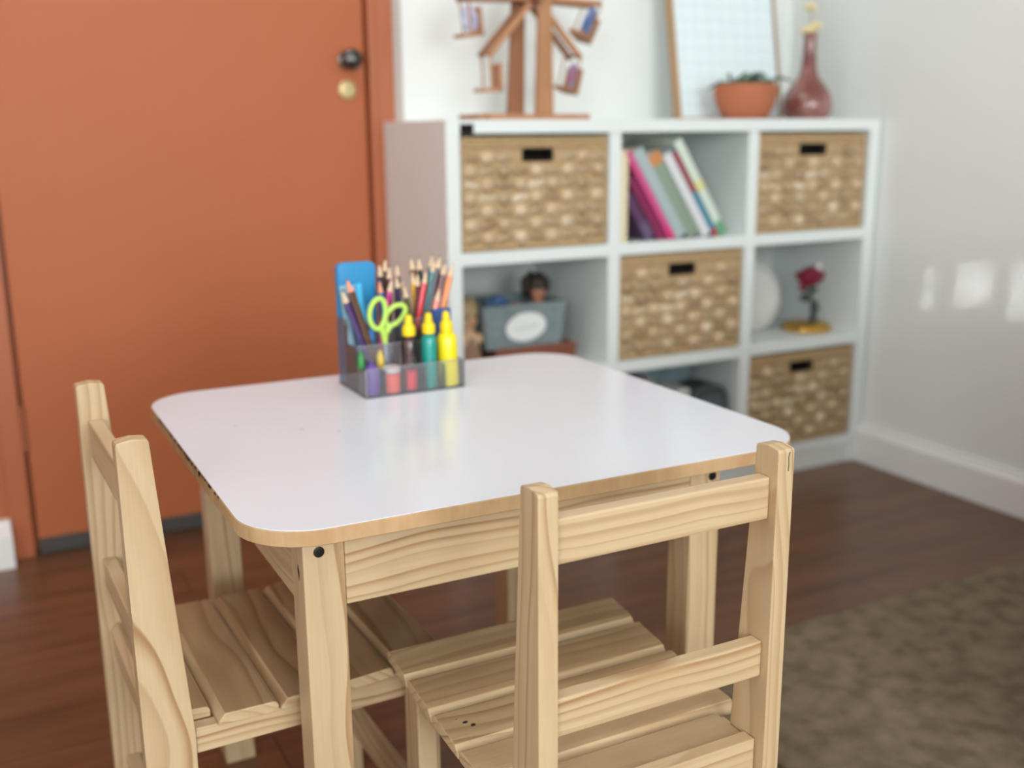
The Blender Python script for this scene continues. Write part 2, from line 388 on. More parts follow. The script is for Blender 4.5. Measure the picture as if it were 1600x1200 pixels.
WEAVE = weave_material('woven_seagrass', (190, 165, 130), (168, 141, 105), (244, 226, 196))  # lightest ramp colour paints window highlights on random knobs
WEAVE_LIT = weave_material('woven_seagrass_lit', (218, 192, 156), (204, 176, 138), (250, 232, 204))  # paler copy for bulging knobs, their highlights put into the colour
BAND = mat('woven_rim', (196, 168, 128), 0.6, 0.3, ((178, 148, 106), 60, (1, 1, 4)))
def basket(x0, x1, z0, z1, label, yf=0.004, seed=0):
    rnd = random.Random(seed); cx = (x0+x1)/2
    t = thing('woven_basket', (cx, .17, z0), label, 'basket', 'woven baskets in the cube shelf')
    d0, d1 = yf+.006, .335
    hx0, hx1, hz0, hz1 = cx-.036, cx+.036, z1-.050, z1-.028
    if seed in (1, 2): hx0, hx1 = hx0-.01*(seed == 2)+.004, hx1+.004
    b = B()   # walls and floor of the basket, with the slot for the hand left open
    th = .006
    box(b, x0, hx0, d0, d0+th, z0, z1); box(b, hx1, x1, d0, d0+th, z0, z1); box(b, hx0, hx1, d0, d0+th, z0, hz0); box(b, hx0, hx1, d0, d0+th, hz1, z1)
    box(b, x0, x0+th, d0+th, d1, z0, z1); box(b, x1-th, x1, d0+th, d1, z0, z1); box(b, x0+th, x1-th, d1-th, d1, z0, z1); box(b, x0+th, x1-th, d0+th, d1-th, z0, z0+th)
    body = obj('basket_body', b, BAND, t)
    b = B(); n = 9; m = 7; W = (x1-x0); H = (z1-.030-z0-.012)
    for i in range(n):
        for j in range(m):
            ux = x0+.004+(i+.5)*(W-.008)/n; uz = z0+.012+(j+.5)*H/m
            if hx0-.02 < ux < hx1+.02 and uz > hz0-.012: continue
            hw, hh = (W-.008)/n*.56, H/m*.56
            if (i+j) % 2: rx, rz, bulge = hw*.80, hh*1.0, .014
            else: rx, rz, bulge = hw*1.1, hh*.62, .006
            a = rnd.uniform(-.25, .25)
            ball(b, (ux, d0+.0005, uz), rx, bulge*rnd.uniform(.7, 1.3), rz, mtx=Matrix.Rotation(a, 4, 'Y'), seg=10, mi=(1 if (i+j) % 2 and rnd.random() < .62 else 0))
    obj('woven_front', b, [WEAVE, WEAVE_LIT], t, True)
    b = B()
    for zz in (z1-.004, z1-.012, z1-.020): tube(b, [(x0+.004, d0-.001, zz), (x1-.004, d0-.001, zz)], .0045, 8)
    tube(b, [(x0+.004, d0-.001, z0+.006), (x1-.004, d0-.001, z0+.006)], .006, 8)
    for xx in (x0+.005, x1-.005): tube(b, [(xx, d0-.001, z0+.006), (xx, d0-.001, z1-.004)], .0045, 8)
    obj('basket_rim', b, BAND, t, True)
    b = B()
    for p in (((hx0, hz0), (hx1, hz0)), ((hx0, hz1), (hx1, hz1)), ((hx0, hz0), (hx0, hz1)), ((hx1, hz0), (hx1, hz1))):
        tube(b, [(p[0][0], d0-.001, p[0][1]), (p[1][0], d0-.001, p[1][1])], .003, 8)
    obj('hand_slot', b, DARK, t)['label'] = 'dark edged hand slot'
    b = B(); box(b, x0+.02, x1-.02, d0+.02, d1-.02, z0+.01, z1-.035, .01); obj('basket_shade', b, DARK, t)['label'] = 'dark block standing for the shade inside the basket'  # solid dark fill imitating the shade seen through the hand slot
    return t
basket(.018, .3825, .6435, .885, 'woven basket in the top left cube under the wooden wheel', seed=1)
basket(.8185, 1.176, .6435, .885, 'woven basket in the top right cube under the red vase', seed=2)
basket(.4195, .7815, .364, .610, 'woven basket in the very middle cube under the leaning books', seed=3)
basket(.8185, 1.176, .0805, .3275, 'woven basket in the bottom right cube near the skirting', seed=4)

# ---------------------------------------------------------------- books in the top middle cube
PAPER = mat('book_pages', (232, 226, 210), 0.8)
def book(label, foot, top, th, depth, color, bands=(), y0=.02, g='books leaning in the top middle cube'):
    """foot and top = left spine corners (x,z) at the front; th = spine thickness"""
    fx, fz = foot; tx, tz = top; v = Vector((tx-fx, 0, tz-fz)); h = v.length
    ang = math.atan2(tx-fx, tz-fz)
    t = thing('book', (fx, y0+depth/2, fz), label, 'book', g)
    M = Matrix.Translation((fx, y0, fz)) @ Matrix.Rotation(ang, 4, 'Y')
    c = mat('cover', color, .45)
    b = B(); box(b, 0, .0016, 0, depth, 0, h, .0004, M); box(b, th-.0016, th, 0, depth, 0, h, .0004, M); box(b, .0016, th-.0016, 0, .0016, 0, h, 0, M)
    cv = obj('cover', b, c, t)
    b = B(); box(b, .0018, th-.0018, .0018, depth-.003, .003, h-.003, 0, M); obj('pages', b, PAPER, t)
    for z0, z1, col in bands:
        b = B(); box(b, .0002, th-.0002, -.0006, -.00005, z0*h, z1*h, 0, M); obj('spine_band', b, mat('band', col, .45), cv)
Z2 = .6428
book('cream upright book standing against the left divider', (.4172, Z2), (.4172, .852), .0195, .20, (232, 218, 182), (), .003)
def leaning(label, fx, L, th, color, bands=(), y0=.02):
    fx -= .0070; y0 = max(.002, y0-.015); a = math.radians(33); book(label, (fx, Z2), (fx-L*math.sin(a), Z2+L*math.cos(a)), th, .21, color, bands, y0)
leaning('dark purple book low in the corner beside the cream one', .5105, .122, .0255, (92, 60, 96), ((0, .35, (104, 88, 120)),), .035)
leaning('dark red purple book close under the pink spine', .5438, .165, .0185, (142, 48, 92), (), .03)
leaning('bright pink book leaning left of the grey ones', .5669, .240, .0160, (214, 84, 142), ((.0, .12, (226, 60, 130)),), .018)
leaning('pale blue grey book right of the pink one', .5871, .240, .0300, (172, 188, 190), (), .018)
leaning('sage green book with an orange top', .6240, .230, .0335, (142, 160, 142), ((.86, 1, (206, 140, 84)),), .022)
leaning('thick white book between the green and the red one', .6649, .229, .0236, (222, 224, 226), (), .016)
leaning('thin book with a spine half red and half blue', .6941, .243, .0160, (60, 132, 158), ((.52, .985, (150, 60, 72)), (0, .08, (180, 50, 70))), .018)
leaning('pale mint book leaning rightmost with a green foot', .7142, .266, .0235, (214, 228, 214), ((0, .14, (110, 170, 130)), (.48, .58, (224, 222, 150))), .016)

# ---------------------------------------------------------------- wooden picture wheel on the shelf top
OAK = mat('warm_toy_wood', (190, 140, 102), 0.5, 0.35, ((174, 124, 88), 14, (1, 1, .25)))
OAKD = mat('shaded_toy_wood', (168, 118, 86), 0.55, 0.3, ((150, 102, 72), 14, (1, 1, .25)))  # darker copy of the toy wood, shade of the rear parts put into colour
ZT = .9208
fw = thing('wooden_picture_wheel', (.246, .15, ZT), 'small wooden wheel with hanging picture seats on the shelf top', 'toy wheel')
b = B(); box(b, .106, .388, .09, .20, ZT, ZT+.013, .002); box(b, .12, .16, .075, .215, ZT, ZT+.0135, .002); obj('base_board', b, OAK, fw)
HUB = Vector((.262, .145, 1.185))
b = B(); prism(b, [(.252, ZT+.0131), (.297, ZT+.0131), (.290, 1.21), (.262, 1.21)], 'y', .098, .112, .002); obj('post', b, OAK, fw)['label'] = 'front upright of pale wood'
b = B(); prism(b, [(.222, ZT+.0131), (.264, ZT+.0131), (.268, 1.21), (.238, 1.21)], 'y', .178, .192, .002); obj('post', b, OAKD, fw)['label'] = 'rear upright, its shade put into a darker colour'
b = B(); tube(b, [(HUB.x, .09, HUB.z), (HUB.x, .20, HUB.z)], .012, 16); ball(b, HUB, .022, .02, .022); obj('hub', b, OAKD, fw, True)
RAD = .165
for k, deg in enumerate((-2, 182, -47, -133, 47, 133)):
    a = math.radians(deg); e = HUB+Vector((math.cos(a)*RAD, 0, math.sin(a)*RAD))
    for yy in (.122, .166):
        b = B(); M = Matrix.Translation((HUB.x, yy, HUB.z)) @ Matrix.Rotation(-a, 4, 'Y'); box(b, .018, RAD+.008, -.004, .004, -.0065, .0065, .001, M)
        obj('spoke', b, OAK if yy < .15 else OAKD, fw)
    b = B(); tube(b, [(e.x, .115, e.z), (e.x, .173, e.z)], .0035, 10); obj('axle_pin', b, OAKD, fw, True)
    tilt = [.45, -.12, .25, -.04, .2, -.2][k]
    M = Matrix.Translation((e.x, .145, e.z)) @ Matrix.Rotation(tilt, 4, 'Y')
    if k in (0, 2): M = M @ Matrix.Rotation(.6, 4, 'Z')
    b = B()
    box(b, -.026, .030, -.020, .020, -.082, -.074, .001, M); box(b, .022, .030, -.020, .020, -.082, -.022, .001, M)
    box(b, -.002, .002, -.0225, -.0205, -.082, .002, 0, M); box(b, -.002, .002, .0205, .0225, -.082, .002, 0, M)
    st = obj('seat', b, OAK, fw)
    cols = [(46, 100, 170), (214, 206, 222), (196, 62, 100), (150, 100, 70), (180, 160, 150), (170, 150, 160)][k]
    if k != 3:
        b = B(); M2 = M @ Matrix.Rotation(-.1, 4, 'Y')
        pr = .032 if k == 0 else .025
        lathe(b, [(0, 0), (pr, 0), (pr, .004), (0, .004)], (0, 0, 0), 20, mtx=M2 @ Matrix.Translation((-.014 if k in (0, 2) else -.004, -.012, -.045)) @ Matrix.Rotation(PI/2, 4, 'X'), sx=.8, sy=1.15)
        obj('picture', b, mat('picture_'+str(k), cols, .5, noise=((150, 160, 195), 45)), st)['label'] = ['blue and white picture', 'pale lilac picture', 'red and pink picture', '', 'grey picture', 'pale picture'][k]

# ---------------------------------------------------------------- framed planner board leaning on the wall
pb = thing('framed_planner_board', (.9, .26, ZT), 'pale blue gridded board in a thin wooden frame leaning on wall', 'board')
lean = math.radians(-10); PV = Vector((.733, .222, ZT+.0005))
M = Matrix.Translation(PV) @ Matrix.Rotation(lean, 4, 'X') 
BW, BH = .350, .52
b = B(); box(b, 0, .015, 0, .018, 0, BH, .001, M); box(b, BW-.008, BW, 0, .018, 0, BH, .001, M); box(b, .013, BW-.008, 0, .018, 0, .006, .001, M); box(b, .013, BW-.008, 0, .018, BH-.012, BH, .001, M)
obj('frame', b, mat('thin_frame_wood', (176, 142, 104), .5), pb)
def grid_material():
    m = bpy.data.materials.new('planner_sheet'); m.use_nodes = True; nt = m.node_tree; N = nt.nodes; L = nt.links
    tc = N.new('ShaderNodeTexCoord'); br = N.new('ShaderNodeTexBrick'); br.offset = 0; br.inputs['Scale'].default_value = 1; br.inputs['Brick Width'].default_value = .042; br.inputs['Row Height'].default_value = .036
    br.inputs['Mortar Size'].default_value = .0012; br.inputs['Color1'].default_value = lin((232, 246, 250)); br.inputs['Color2'].default_value = lin((234, 247, 250)); br.inputs['Mortar'].default_value = lin((212, 231, 239))
    mp = N.new('ShaderNodeMapping'); mp.inputs['Rotation'].default_value = (PI/2, 0, 0); L.new(tc.outputs['Object'], mp.inputs[0]); L.new(mp.outputs[0], br.inputs['Vector'])
    L.new(br.outputs[0], N['Principled BSDF'].inputs['Base Color']); N['Principled BSDF'].inputs['Roughness'].default_value = .25
    return m
b = B(); box(b, .0125, BW-.0085, .004, .012, .005, BH-.011, 0, M); obj('planner_sheet', b, grid_material(), pb)

# ---------------------------------------------------------------- potted plant
pp = thing('potted_plant', (.862, .115, ZT), 'small dark green spiky plant in a round terracotta pot', 'plant')
b = B(); lathe(b, [(0, 0), (.050, 0), (.058, .006), (.072, .034), (.079, .066), (.0765, .082), (.070, .086), (.066, .082), (.068, .066), (0, .060)], (.862, .115, ZT), 40)
obj('pot', b, mat('terracotta', (188, 114, 82), .7, .3, ((178, 106, 76), 12)), pp, True)
b = B(); lathe(b, [(0, .068), (.067, .066), (.067, .06), (0, .06)], (.862, .115, ZT), 24); obj('soil', b, mat('soil', (60, 48, 38), .95), pp)
b = B(); rr = random.Random(3)
for k in range(46):
    a = rr.uniform(0, 2*PI); ln = rr.uniform(.035, .105) if k % 3 else rr.uniform(.02, .05); el = rr.uniform(.05, .6) if ln > .06 else rr.uniform(.4, 1.3)
    c0 = Vector((.862+rr.uniform(-.03, .03), .115+rr.uniform(-.03, .03), ZT+.068)); d = Vector((math.cos(a)*math.cos(el), math.sin(a)*math.cos(el)*.7, math.sin(el)))
    pts = [c0+d*ln*q+Vector((0, 0, .018*math.sin(q*PI)-.012*q*q)) for q in (0, .3, .6, .85, 1)]
    tube(b, pts, [.002, .0045, .005, .003, .0006], 6, flat=.35)
obj('leaves', b, mat('dark_leaf', (58, 84, 66), .5, .4, ((92, 116, 92), 30)), pp, True)

# ---------------------------------------------------------------- vase with dried flowers
vs_ = thing('flower_vase', (1.071, .12, ZT), 'long necked red brown glass vase beside the terracotta pot', 'vase')
def vase_material():
    m = mat('red_brown_glaze', (112, 52, 44), .2, .5, ((160, 112, 104), 9, (1, 1, 1)), coat=.6); return m
b = B(); lathe(b, [(0, 0), (.052, 0), (.062, .012), (.066, .034), (.060, .062), (.042, .088), (.026, .108), (.020, .130), (.0165, .165), (.0155, .200), (.018, .214), (.0145, .214), (.012, .20), (.013, .15), (0, .14)], (1.071, .12, ZT), 40)
obj('vase_body', b, vase_material(), vs_, True)
fl = thing('dried_flowers', (1.071, .12, ZT+.15), 'cream dried flowers on thin stems standing in the vase', 'flowers')
STEM = mat('dry_stem', (176, 160, 120), .8); CREAM = mat('cream_petals', (238, 224, 176), .8)
for (fx, fz) in ((1.066, 1.196), (1.088, 1.152), (1.056, 1.138), (1.072, 1.143)):
    b = B(); tube(b, [(1.071, .12, ZT+.15), (1.071, .12, ZT+.212), ((1.071+fx)/2+.003, .12, (ZT+.214+fz)/2), (fx, .12, fz)], .0012, 6); obj('stem', b, STEM, fl)
    b = B(); rr = random.Random(int(fx*1000))
    for k in range(16):
        a = k*2.4; el = -0.2+1.4*k/16
        ball(b, (fx+.011*math.cos(a)*math.cos(el), .12+.011*math.sin(a)*math.cos(el), fz+.008*math.sin(el)), .007, .005, .004, mtx=Euler((0, -el, a)).to_matrix().to_4x4(), seg=8)
    obj('blossom', b, CREAM, fl, True)

# ---------------------------------------------------------------- middle left cube: wooden box, grey bin, two dolls
ZM = .3632
wb = thing('brown_wooden_box', (.235, .16, ZM), 'low reddish brown wooden box under the grey fabric bin', 'box')
WB = mat('reddish_wood', (140, 84, 62), .5, .4, ((122, 70, 50), 20, (.3, 1, 3)))
b = B(); box(b, .125, .335, .06, .26, ZM, ZM+.034, .003); obj('box_base', b, WB, wb)
b = B(); box(b, .123, .337, .058, .262, ZM+.0345, ZM+.046, .003); obj('box_lid', b, WB, wb)
gb = thing('grey_fabric_bin', (.205, .16, ZM+.0462), 'grey fabric bin with a white oval label on its front', 'bin')
GREY = mat('grey_fabric', (134, 146, 148), .85, .2, ((122, 134, 136), 60)); z0 = ZM+.0464; z1 = z0+.100
b = B()
for (a0, a1, c0, c1, y0_, y1_) in ((.105, .300, .095, .315, .07, .078), (.105, .300, .095, .315, .228, .236)): prism(b, [(a0, z0), (a1, z0), (c1, z1), (c0, z1)], 'y', y0_, y1_, .002)
prism(b, [(.105, z0), (.112, z0), (.102, z1), (.095, z1)], 'y', .078, .228, .0); prism(b, [(.293, z0), (.300, z0), (.315, z1), (.308, z1)], 'y', .078, .228, .0); box(b, .106, .299, .078, .228, z0, z0+.006)
obj('bin_body', b, GREY, gb)
b = B(); M = Matrix.Translation((.205, .0685, z0+.047)) @ Matrix.Rotation(-.10, 4, 'Y') @ Matrix.Rotation(PI/2, 4, 'X')
lathe(b, [(0, 0), (.050, 0), (.050, .0016), (0, .0022)], (0, 0, 0), 36, mtx=M, sx=1.05, sy=.66)
lb = obj('oval_label', b, mat('white_label', (236, 238, 236), .5), gb)
b = B(); pts = [(.178+.054*q, .0655, z0+.0425+.004*q*2+.0035*math.sin(q*26)) for q in [i/30 for i in range(31)]]; tube(b, pts, .0008, 5); obj('scribble', b, mat('grey_ink', (176, 186, 184), .6), lb)
SKIN = mat('doll_skin', (196, 140, 112), .6, .3); SKIN2 = mat('plush_skin', (212, 176, 140), .8, .2)
def doll(name, cx, cy, z, label, hair, skin, cloth, armdir, s=1.0):
    t = thing(name, (cx, cy, z-.08*s), label, 'doll')
    body = B()   # one continuous body grown from a skeleton of tapering limbs
    me = bpy.data.meshes.new(name+'_body')
    P = [(0, 0, -.075), (0, 0, -.045), (0, 0, -.018), (0, 0, -.006), (0, 0, .012), (0, -.001, .026),
         (.026*armdir, -.004, -.022), (.052*armdir, -.012, -.014), (.070*armdir, -.016, -.004), (-.024*armdir, -.004, -.026), (-.030*armdir, -.010, -.052)]
    E_ = [(0, 1), (1, 2), (2, 3), (3, 4), (4, 5), (2, 6), (6, 7), (7, 8), (2, 9), (9, 10)]
    Rr = [.020, .019, .014, .008, .021, .017, .009, .008, .006, .009, .007]
    me.from_pydata([(p[0]*s, p[1]*s, p[2]*s) for p in P], E_, [])
    body.free(); o = bpy.data.objects.new('doll_body', me); COL.objects.link(o); o.parent = t; o.location = (0, 0, .08*s)
    me.materials.append(skin)
    sk = o.modifiers.new('skin', 'SKIN'); me.skin_vertices[0].data[0].use_root = True
    for v, r_ in zip(me.skin_vertices[0].data, Rr): v.radius = (r_*s, r_*s)
    ss = o.modifiers.new('sub', 'SUBSURF'); ss.levels = 2; ss.render_levels = 2
    b = B(); ball(b, (cx+.004*s*armdir*-1, cy+.008*s, z+.026*s), .027*s, .024*s, .026*s)
    for k in range(7): a = k*.9; ball(b, (cx+.024*s*math.cos(a), cy+.010*s+.012*s*abs(math.sin(a)), z+.026*s+.016*s*math.sin(a)), .010*s, .010*s, .014*s, seg=10)
    obj('hair', b, hair, t, True)
    b = B(); lathe(b, [(.026*s, -.078*s), (.024*s, -.05*s), (.017*s, -.022*s), (.010*s, -.012*s)], (cx, cy, z), 20); obj('dress', b, cloth, t, True)
    b = B(); 
    for q in (-1, 1): ball(b, (cx+.008*s*q, cy-.0185*s, z+.021*s), .0026*s, .0015*s, .003*s, seg=8)
    obj('eyes', b, DARK, t)
    b = B(); ball(b, (cx, cy-.0215*s, z+.014*s), .003*s, .003*s, .003*s, seg=8); ball(b, (cx, cy-.019*s, z+.006*s), .005*s, .002*s, .0013*s, seg=8); obj('nose_and_mouth', b, mat('doll_lip', (190, 100, 90), .6), t)
    return t
doll('doll', .282, .15, .507, 'dark haired doll leaning over the right end of the grey bin', mat('dark_doll_hair', (52, 42, 34), .6), SKIN, mat('doll_dress', (112, 120, 124), .8), -1, 1.15)
doll('plush_doll', .072, .10, .462, 'fair plush doll slumped left of the grey fabric bin', mat('fair_doll_hair', (178, 154, 116), .8), SKIN2, mat('doll_dress', (150, 118, 96), .8), 1, 1.25)
b = B(); ball(b, (.158, .12, z1+.004), .018, .016, .016); ball(b, (.176, .125, z1-.001), .012, .012, .012); ball(b, (.140, .125, z1-.002), .012, .012, .012)
tag(obj('blue_toy', b, mat('dull_blue', (70, 100, 140), .7), None, True), 'small dull blue soft toy lying in the grey bin', 'toy')
b = B(); box(b, .022, .058, .02, .09, ZM, ZM+.030, .004); tag(obj('red_block', b, mat('dull_red', (176, 70, 96), .5), None), 'little pinkish red block at the left foot of the plush doll', 'block')

# ---------------------------------------------------------------- middle right cube: plate, rose under glass
b = B(); M = Matrix.Translation((.962, .15, ZM+.0025)) @ Matrix.Rotation(math.radians(-10), 4, 'X')
lathe(b, [(0, .004), (.060, .004), (.066, .008), (.092, .0), (.093, .002), (.068, .012), (.060, .008), (0, .008)], (0, 0, 0), 44, mtx=M @ Matrix.Translation((0, 0, .093)) @ Matrix.Rotation(PI/2, 4, 'X'))
tag(obj('white_plate', b, mat('white_porcelain', (224, 224, 218), .25), None, True), 'round white plate leaning at the left of the middle right cube', 'plate')
ro = thing('rose_ornament', (1.093, .10, ZM), 'dark red rose on a gold base, with a pale ball as its highlight', 'ornament')
b = B(); lathe(b, [(0, 0), (.064, 0), (.067, .006), (.062, .016), (.054, .021), (0, .022)], (1.093, .10, ZM), 36); obj('gold_base', b, mat('gold', (206, 160, 74), .28, metal=.85), ro, True)
b = B(); tube(b, [(1.105, .10, ZM+.021), (1.112, .10, ZM+.05), (1.104, .10, ZM+.09), (1.098, .10, ZM+.132)], .0028, 8)
for p, a in (((1.112, .10, ZM+.045), .6), ((1.106, .10, ZM+.085), -2.6), ((1.10, .10, ZM+.10), .2), ((1.095, .10, ZM+.108), 2.9)):
    ball(b, (p[0]+.012*math.cos(a), p[1], p[2]+.006), .015, .004, .008, mtx=Matrix.Rotation(-a*.3, 4, 'Y'), seg=10)
obj('stem', b, mat('dark_green_stem', (58, 70, 62), .6), ro, True)
b = B()
for k in range(16):
    a = k*2.4; r_ = .004+.0019*k; tl = .25+.06*k
    ball(b, (1.098+r_*math.cos(a), .10+r_*math.sin(a)*.8, ZM+.152-.0010*k), .018, .006, .021, mtx=Euler((tl*.6, 0, a+PI/2)).to_matrix().to_4x4(), seg=10)
ball(b, (1.072, .10, ZM+.120), .012, .007, .012, seg=10)
obj('blossom', b, mat('dark_red_petals', (140, 26, 58), .5), ro, True)
b = B(); ball(b, (1.100, .075, ZM+.174), .0095, .0095, .0095); obj('highlight_ball', b, mat('pale_highlight', (240, 228, 232), .25, coat=.5), ro, True)  # pale ball imitating a bright highlight on the ornament
b = B(); box(b, 1.108, 1.122, .092, .104, ZM+.0225, ZM+.075, .004); ball(b, (1.085, .10, ZM+.088), .02, .006, .012); ball(b, (1.118, .10, ZM+.06), .014, .006, .02); obj('leaves', b, mat('dark_grey_green', (66, 76, 70), .6), ro, True)

# ---------------------------------------------------------------- bottom middle cube
ZB = .0797
sp = thing('rounded_case', (.705, .055, ZB), 'dark grey rounded case in the bottom middle cube', 'case')
b = B(); prism(b, [(.648+.0, ZB), (.762, ZB), (.762, ZB+.148), (.756, ZB+.170), (.740, ZB+.185), (.718, ZB+.190), (.692, ZB+.190), (.670, ZB+.185), (.654, ZB+.170), (.648, ZB+.148)], 'y', .012, .10, .006, seg=3)
obj('case_shell', b, mat('dark_grey_shell', (64, 70, 72), .55), sp, True)
b = B(); prism(b, [(.666, ZB+.015), (.745, ZB+.015), (.745, ZB+.143), (.735, ZB+.163), (.676, ZB+.163), (.666, ZB+.143)], 'y', .0085, .0122, .003); obj('case_front', b, mat('slate_front', (92, 98, 106), .5), sp)
b = B(); box(b, .615, .655, .03, .15, ZB, ZB+.185, .008); tag(obj('white_carton', b, mat('carton_white', (206, 210, 206), .6), None), 'narrow white carton left of the dark rounded case', 'carton')
b = B(); box(b, .57, .77, .17, .30, ZB, ZB+.225, .02, seg=4); box(b, .60, .74, .169, .1705, ZB+.06, ZB+.16, .001); tag(obj('teal_bag', b, mat('teal_cloth', (128, 158, 164), .8, noise=((168, 186, 194), 14)), None, True), 'pale teal cloth bag behind the dark rounded case', 'bag')
b = B(); box(b, .50, .565, .06, .20, ZB, ZB+.215, .006); tag(obj('grey_box', b, mat('grey_card', (150, 152, 146), .7), None), 'grey card box left of the white carton', 'box')
b = B(); box(b, .425, .492, .05, .20, ZB, ZB+.220, .006); tag(obj('dark_green_box', b, mat('dark_green_card', (52, 84, 72), .6), None), 'dark green box at the left end of the bottom middle cube', 'box')

# ---------------------------------------------------------------- rug
b = B(); rr = random.Random(5)
nx, ny = 90, 60; x0, x1, y0, y1 = 0.02, XW-.03, -2.6, -.705
vv = [[b.verts.new((x0+(x1-x0)*i/nx, y0+(y1-y0)*j/ny+(.004*math.sin(i*.5) if j == ny else 0), .0075+rr.uniform(-.0012, .0012))) for j in range(ny+1)] for i in range(nx+1)]
for i in range(nx):
    for j in range(ny): b.faces.new((vv[i][j], vv[i+1][j], vv[i+1][j+1], vv[i][j+1]))
ext = bmesh.ops.extrude_face_region(b, geom=list(b.faces))
for v in [g for g in ext['geom'] if isinstance(g, bmesh.types.BMVert)]: v.co.z = .0005
tag(obj('rug', b, RUGM, None, True), 'flat grey brown rug on the floor at the right', 'rug')

# ---------------------------------------------------------------- unseen couch added to shade the right of the rug
SHADE_SOFA = mat('brown_shade_sofa_cloth', (96, 70, 52), .9, .2, ((84, 60, 44), 30))
sf = thing('shade_sofa', (.85, -1.6, 0), 'unseen brown couch added to shade the right of the rug', 'shade_sofa')
b = B(); box(b, .30, 1.19, -2.50, -1.28, .06, .34, .03, seg=3); obj('shade_sofa_base', b, SHADE_SOFA, sf, True)
b = B(); box(b, .98, 1.20, -2.50, -1.28, .33, .86, .05, seg=3); obj('shade_sofa_backrest', b, SHADE_SOFA, sf, True)
b = B(); box(b, .28, 1.19, -1.44, -1.24, .06, .68, .04, seg=3); obj('shade_sofa_armrest', b, SHADE_SOFA, sf, True)
b = B(); box(b, .28, 1.19, -2.54, -2.34, .06, .68, .04, seg=3); obj('shade_sofa_armrest', b, SHADE_SOFA, sf, True)
b = B(); box(b, .31, .98, -2.33, -1.45, .335, .46, .04, seg=3); obj('shade_sofa_cushion', b, SHADE_SOFA, sf, True)
for xx in (.36, 1.12):
    for yy in (-2.4, -1.36):
        b = B(); box(b, xx, xx+.04, yy, yy+.04, .009, .105, .003); obj('leg', b, DARK, sf)

# ---------------------------------------------------------------- table
def lerp(a, b_, t): return a+(b_-a)*t
TH = .540
TC = Vector((-.407, -.858, 0)); TW, TD = .663, .612
table = thing('childrens_table', TC, 'low square pine table with a glossy white top and rounded corners', 'table')
hx, hy = TW/2, TD/2
def rounded(hx, hy, r, inset=0, n=14):
    out = []
    for cx, cy, a0 in ((hx-r, hy-r, 0), (-hx+r, hy-r, PI/2), (-hx+r, -hy+r, PI), (hx-r, -hy+r, 1.5*PI)):
        for k in range(n+1): a = a0+PI/2*k/n; out.append((TC.x+cx+(r-inset)*math.cos(a), TC.y+cy+(r-inset)*math.sin(a)))
    return out
b = B(); prism(b, rounded(hx, hy, .072), 'z', TH-.0165, TH-.0009, .0008, seg=1); tb = obj('tabletop', b, MDF, table)
b = B(); prism(b, rounded(hx, hy, .072, .0006), 'z', TH-.0009, TH, .0003, seg=1); lam = obj('laminate_surface', b, LAM, table); lam['label'] = 'glossy white laminate'
b = B(); rr = random.Random(11)
for k in range(90):
    q = rr.random()**.8; yy = TC.y-hy+.13+q*(TD-.26); dn = rr.uniform(.001, .0035)*(1.9 if .28 < q < .5 else 1); ln = rr.uniform(.0015, .006)
    x_ = TC.x-hx
    prism(b, [(yy, TH-.0012), (yy+ln, TH-.0012), (yy+ln*.5+rr.uniform(-.002, .002), TH-.0012-dn)], 'x', x_-.0004, x_+.0006)
obj('chipped_edge', b, CHIP, tb)['label'] = 'dark chips along the left edge'
SPK = mat('reddish_speck', (176, 130, 128), .7)
for (sx_, sy_) in ((-.616, -.566), (-.537, -.63), (-.494, -.666)):
    px_ = CAM.x+.8655*(sx_-CAM.x); py_ = CAM.y+.8655*(sy_-CAM.y); b = B()
    lathe(b, [(0, 0), (.0018, 0), (.0012, .0003), (0, .0004)], (px_, py_, TH), 8, sx=1.6, sy=.7); obj('speck', b, SPK, lam)
s = .0425; lx0, lx1 = TC.x-hx+.0575, TC.x+hx-.1005; ly0, ly1 = TC.y-hy+.0487, TC.y+hy-.0487
legs = {}
for nm, xx, yy in (('nl', lx0, ly0), ('nr', lx1-s, ly0), ('fl', lx0, ly1-s), ('fr', lx1-s, ly1-s)):
    b = B(); box(b, xx, xx+s, yy, yy+s, 0, TH-.0166, .0022); legs[nm] = obj('leg', b, PZ, table)
AZ = .437; t = .017
b = B(); box(b, lx0+s+.0003, lx1-s-.0003, ly0+.001, ly0+t, AZ, TH-.0166, .0015); obj('apron', b, PX, table)
b = B(); box(b, lx0+s+.0003, lx1-s-.0003, ly1-t, ly1-.001, AZ, TH-.0166, .0015); obj('apron', b, PX, table)
b = B(); box(b, lx0+.001, lx0+t, ly0+s+.0003, ly1-s-.0003, AZ, TH-.0166, .0015); obj('apron', b, PY, table)
b = B(); box(b, lx1-t, lx1-.001, ly0+s+.0003, ly1-s-.0003, AZ, TH-.0166, .0015); obj('apron', b, PY, table)
def screw(parent, c, ax='y', r_=.0056):
    b = B(); M = Matrix.Translation(c) @ (Matrix.Rotation(PI/2, 4, 'X') if ax == 'y' else Matrix.Rotation(-PI/2, 4, 'Y'))
    lathe(b, [(0, -.002), (r_, -.002), (r_, .0004), (r_*.8, .0009), (r_*.4, .0009), (r_*.3, .0002), (0, .0002)], (0, 0, 0), 20, mtx=M); obj('screw', b, SCREW, parent, True)
screw(legs['nl'], (lx0+.0165, ly0, TH-.042)); screw(legs['nr'], (lx1-.012, ly0, TH-.040))
b = B(); prism(b, [(ly0+.014, TH-.066), (ly0+.0175, TH-.058), (ly0+.019, TH-.064), (ly0+.0155, TH-.074)], 'x', lx0-.0004, lx0+.002); obj('knot_hole', b, CHIP, legs['nl'])
table.rotation_euler = (0, 0, -.007)

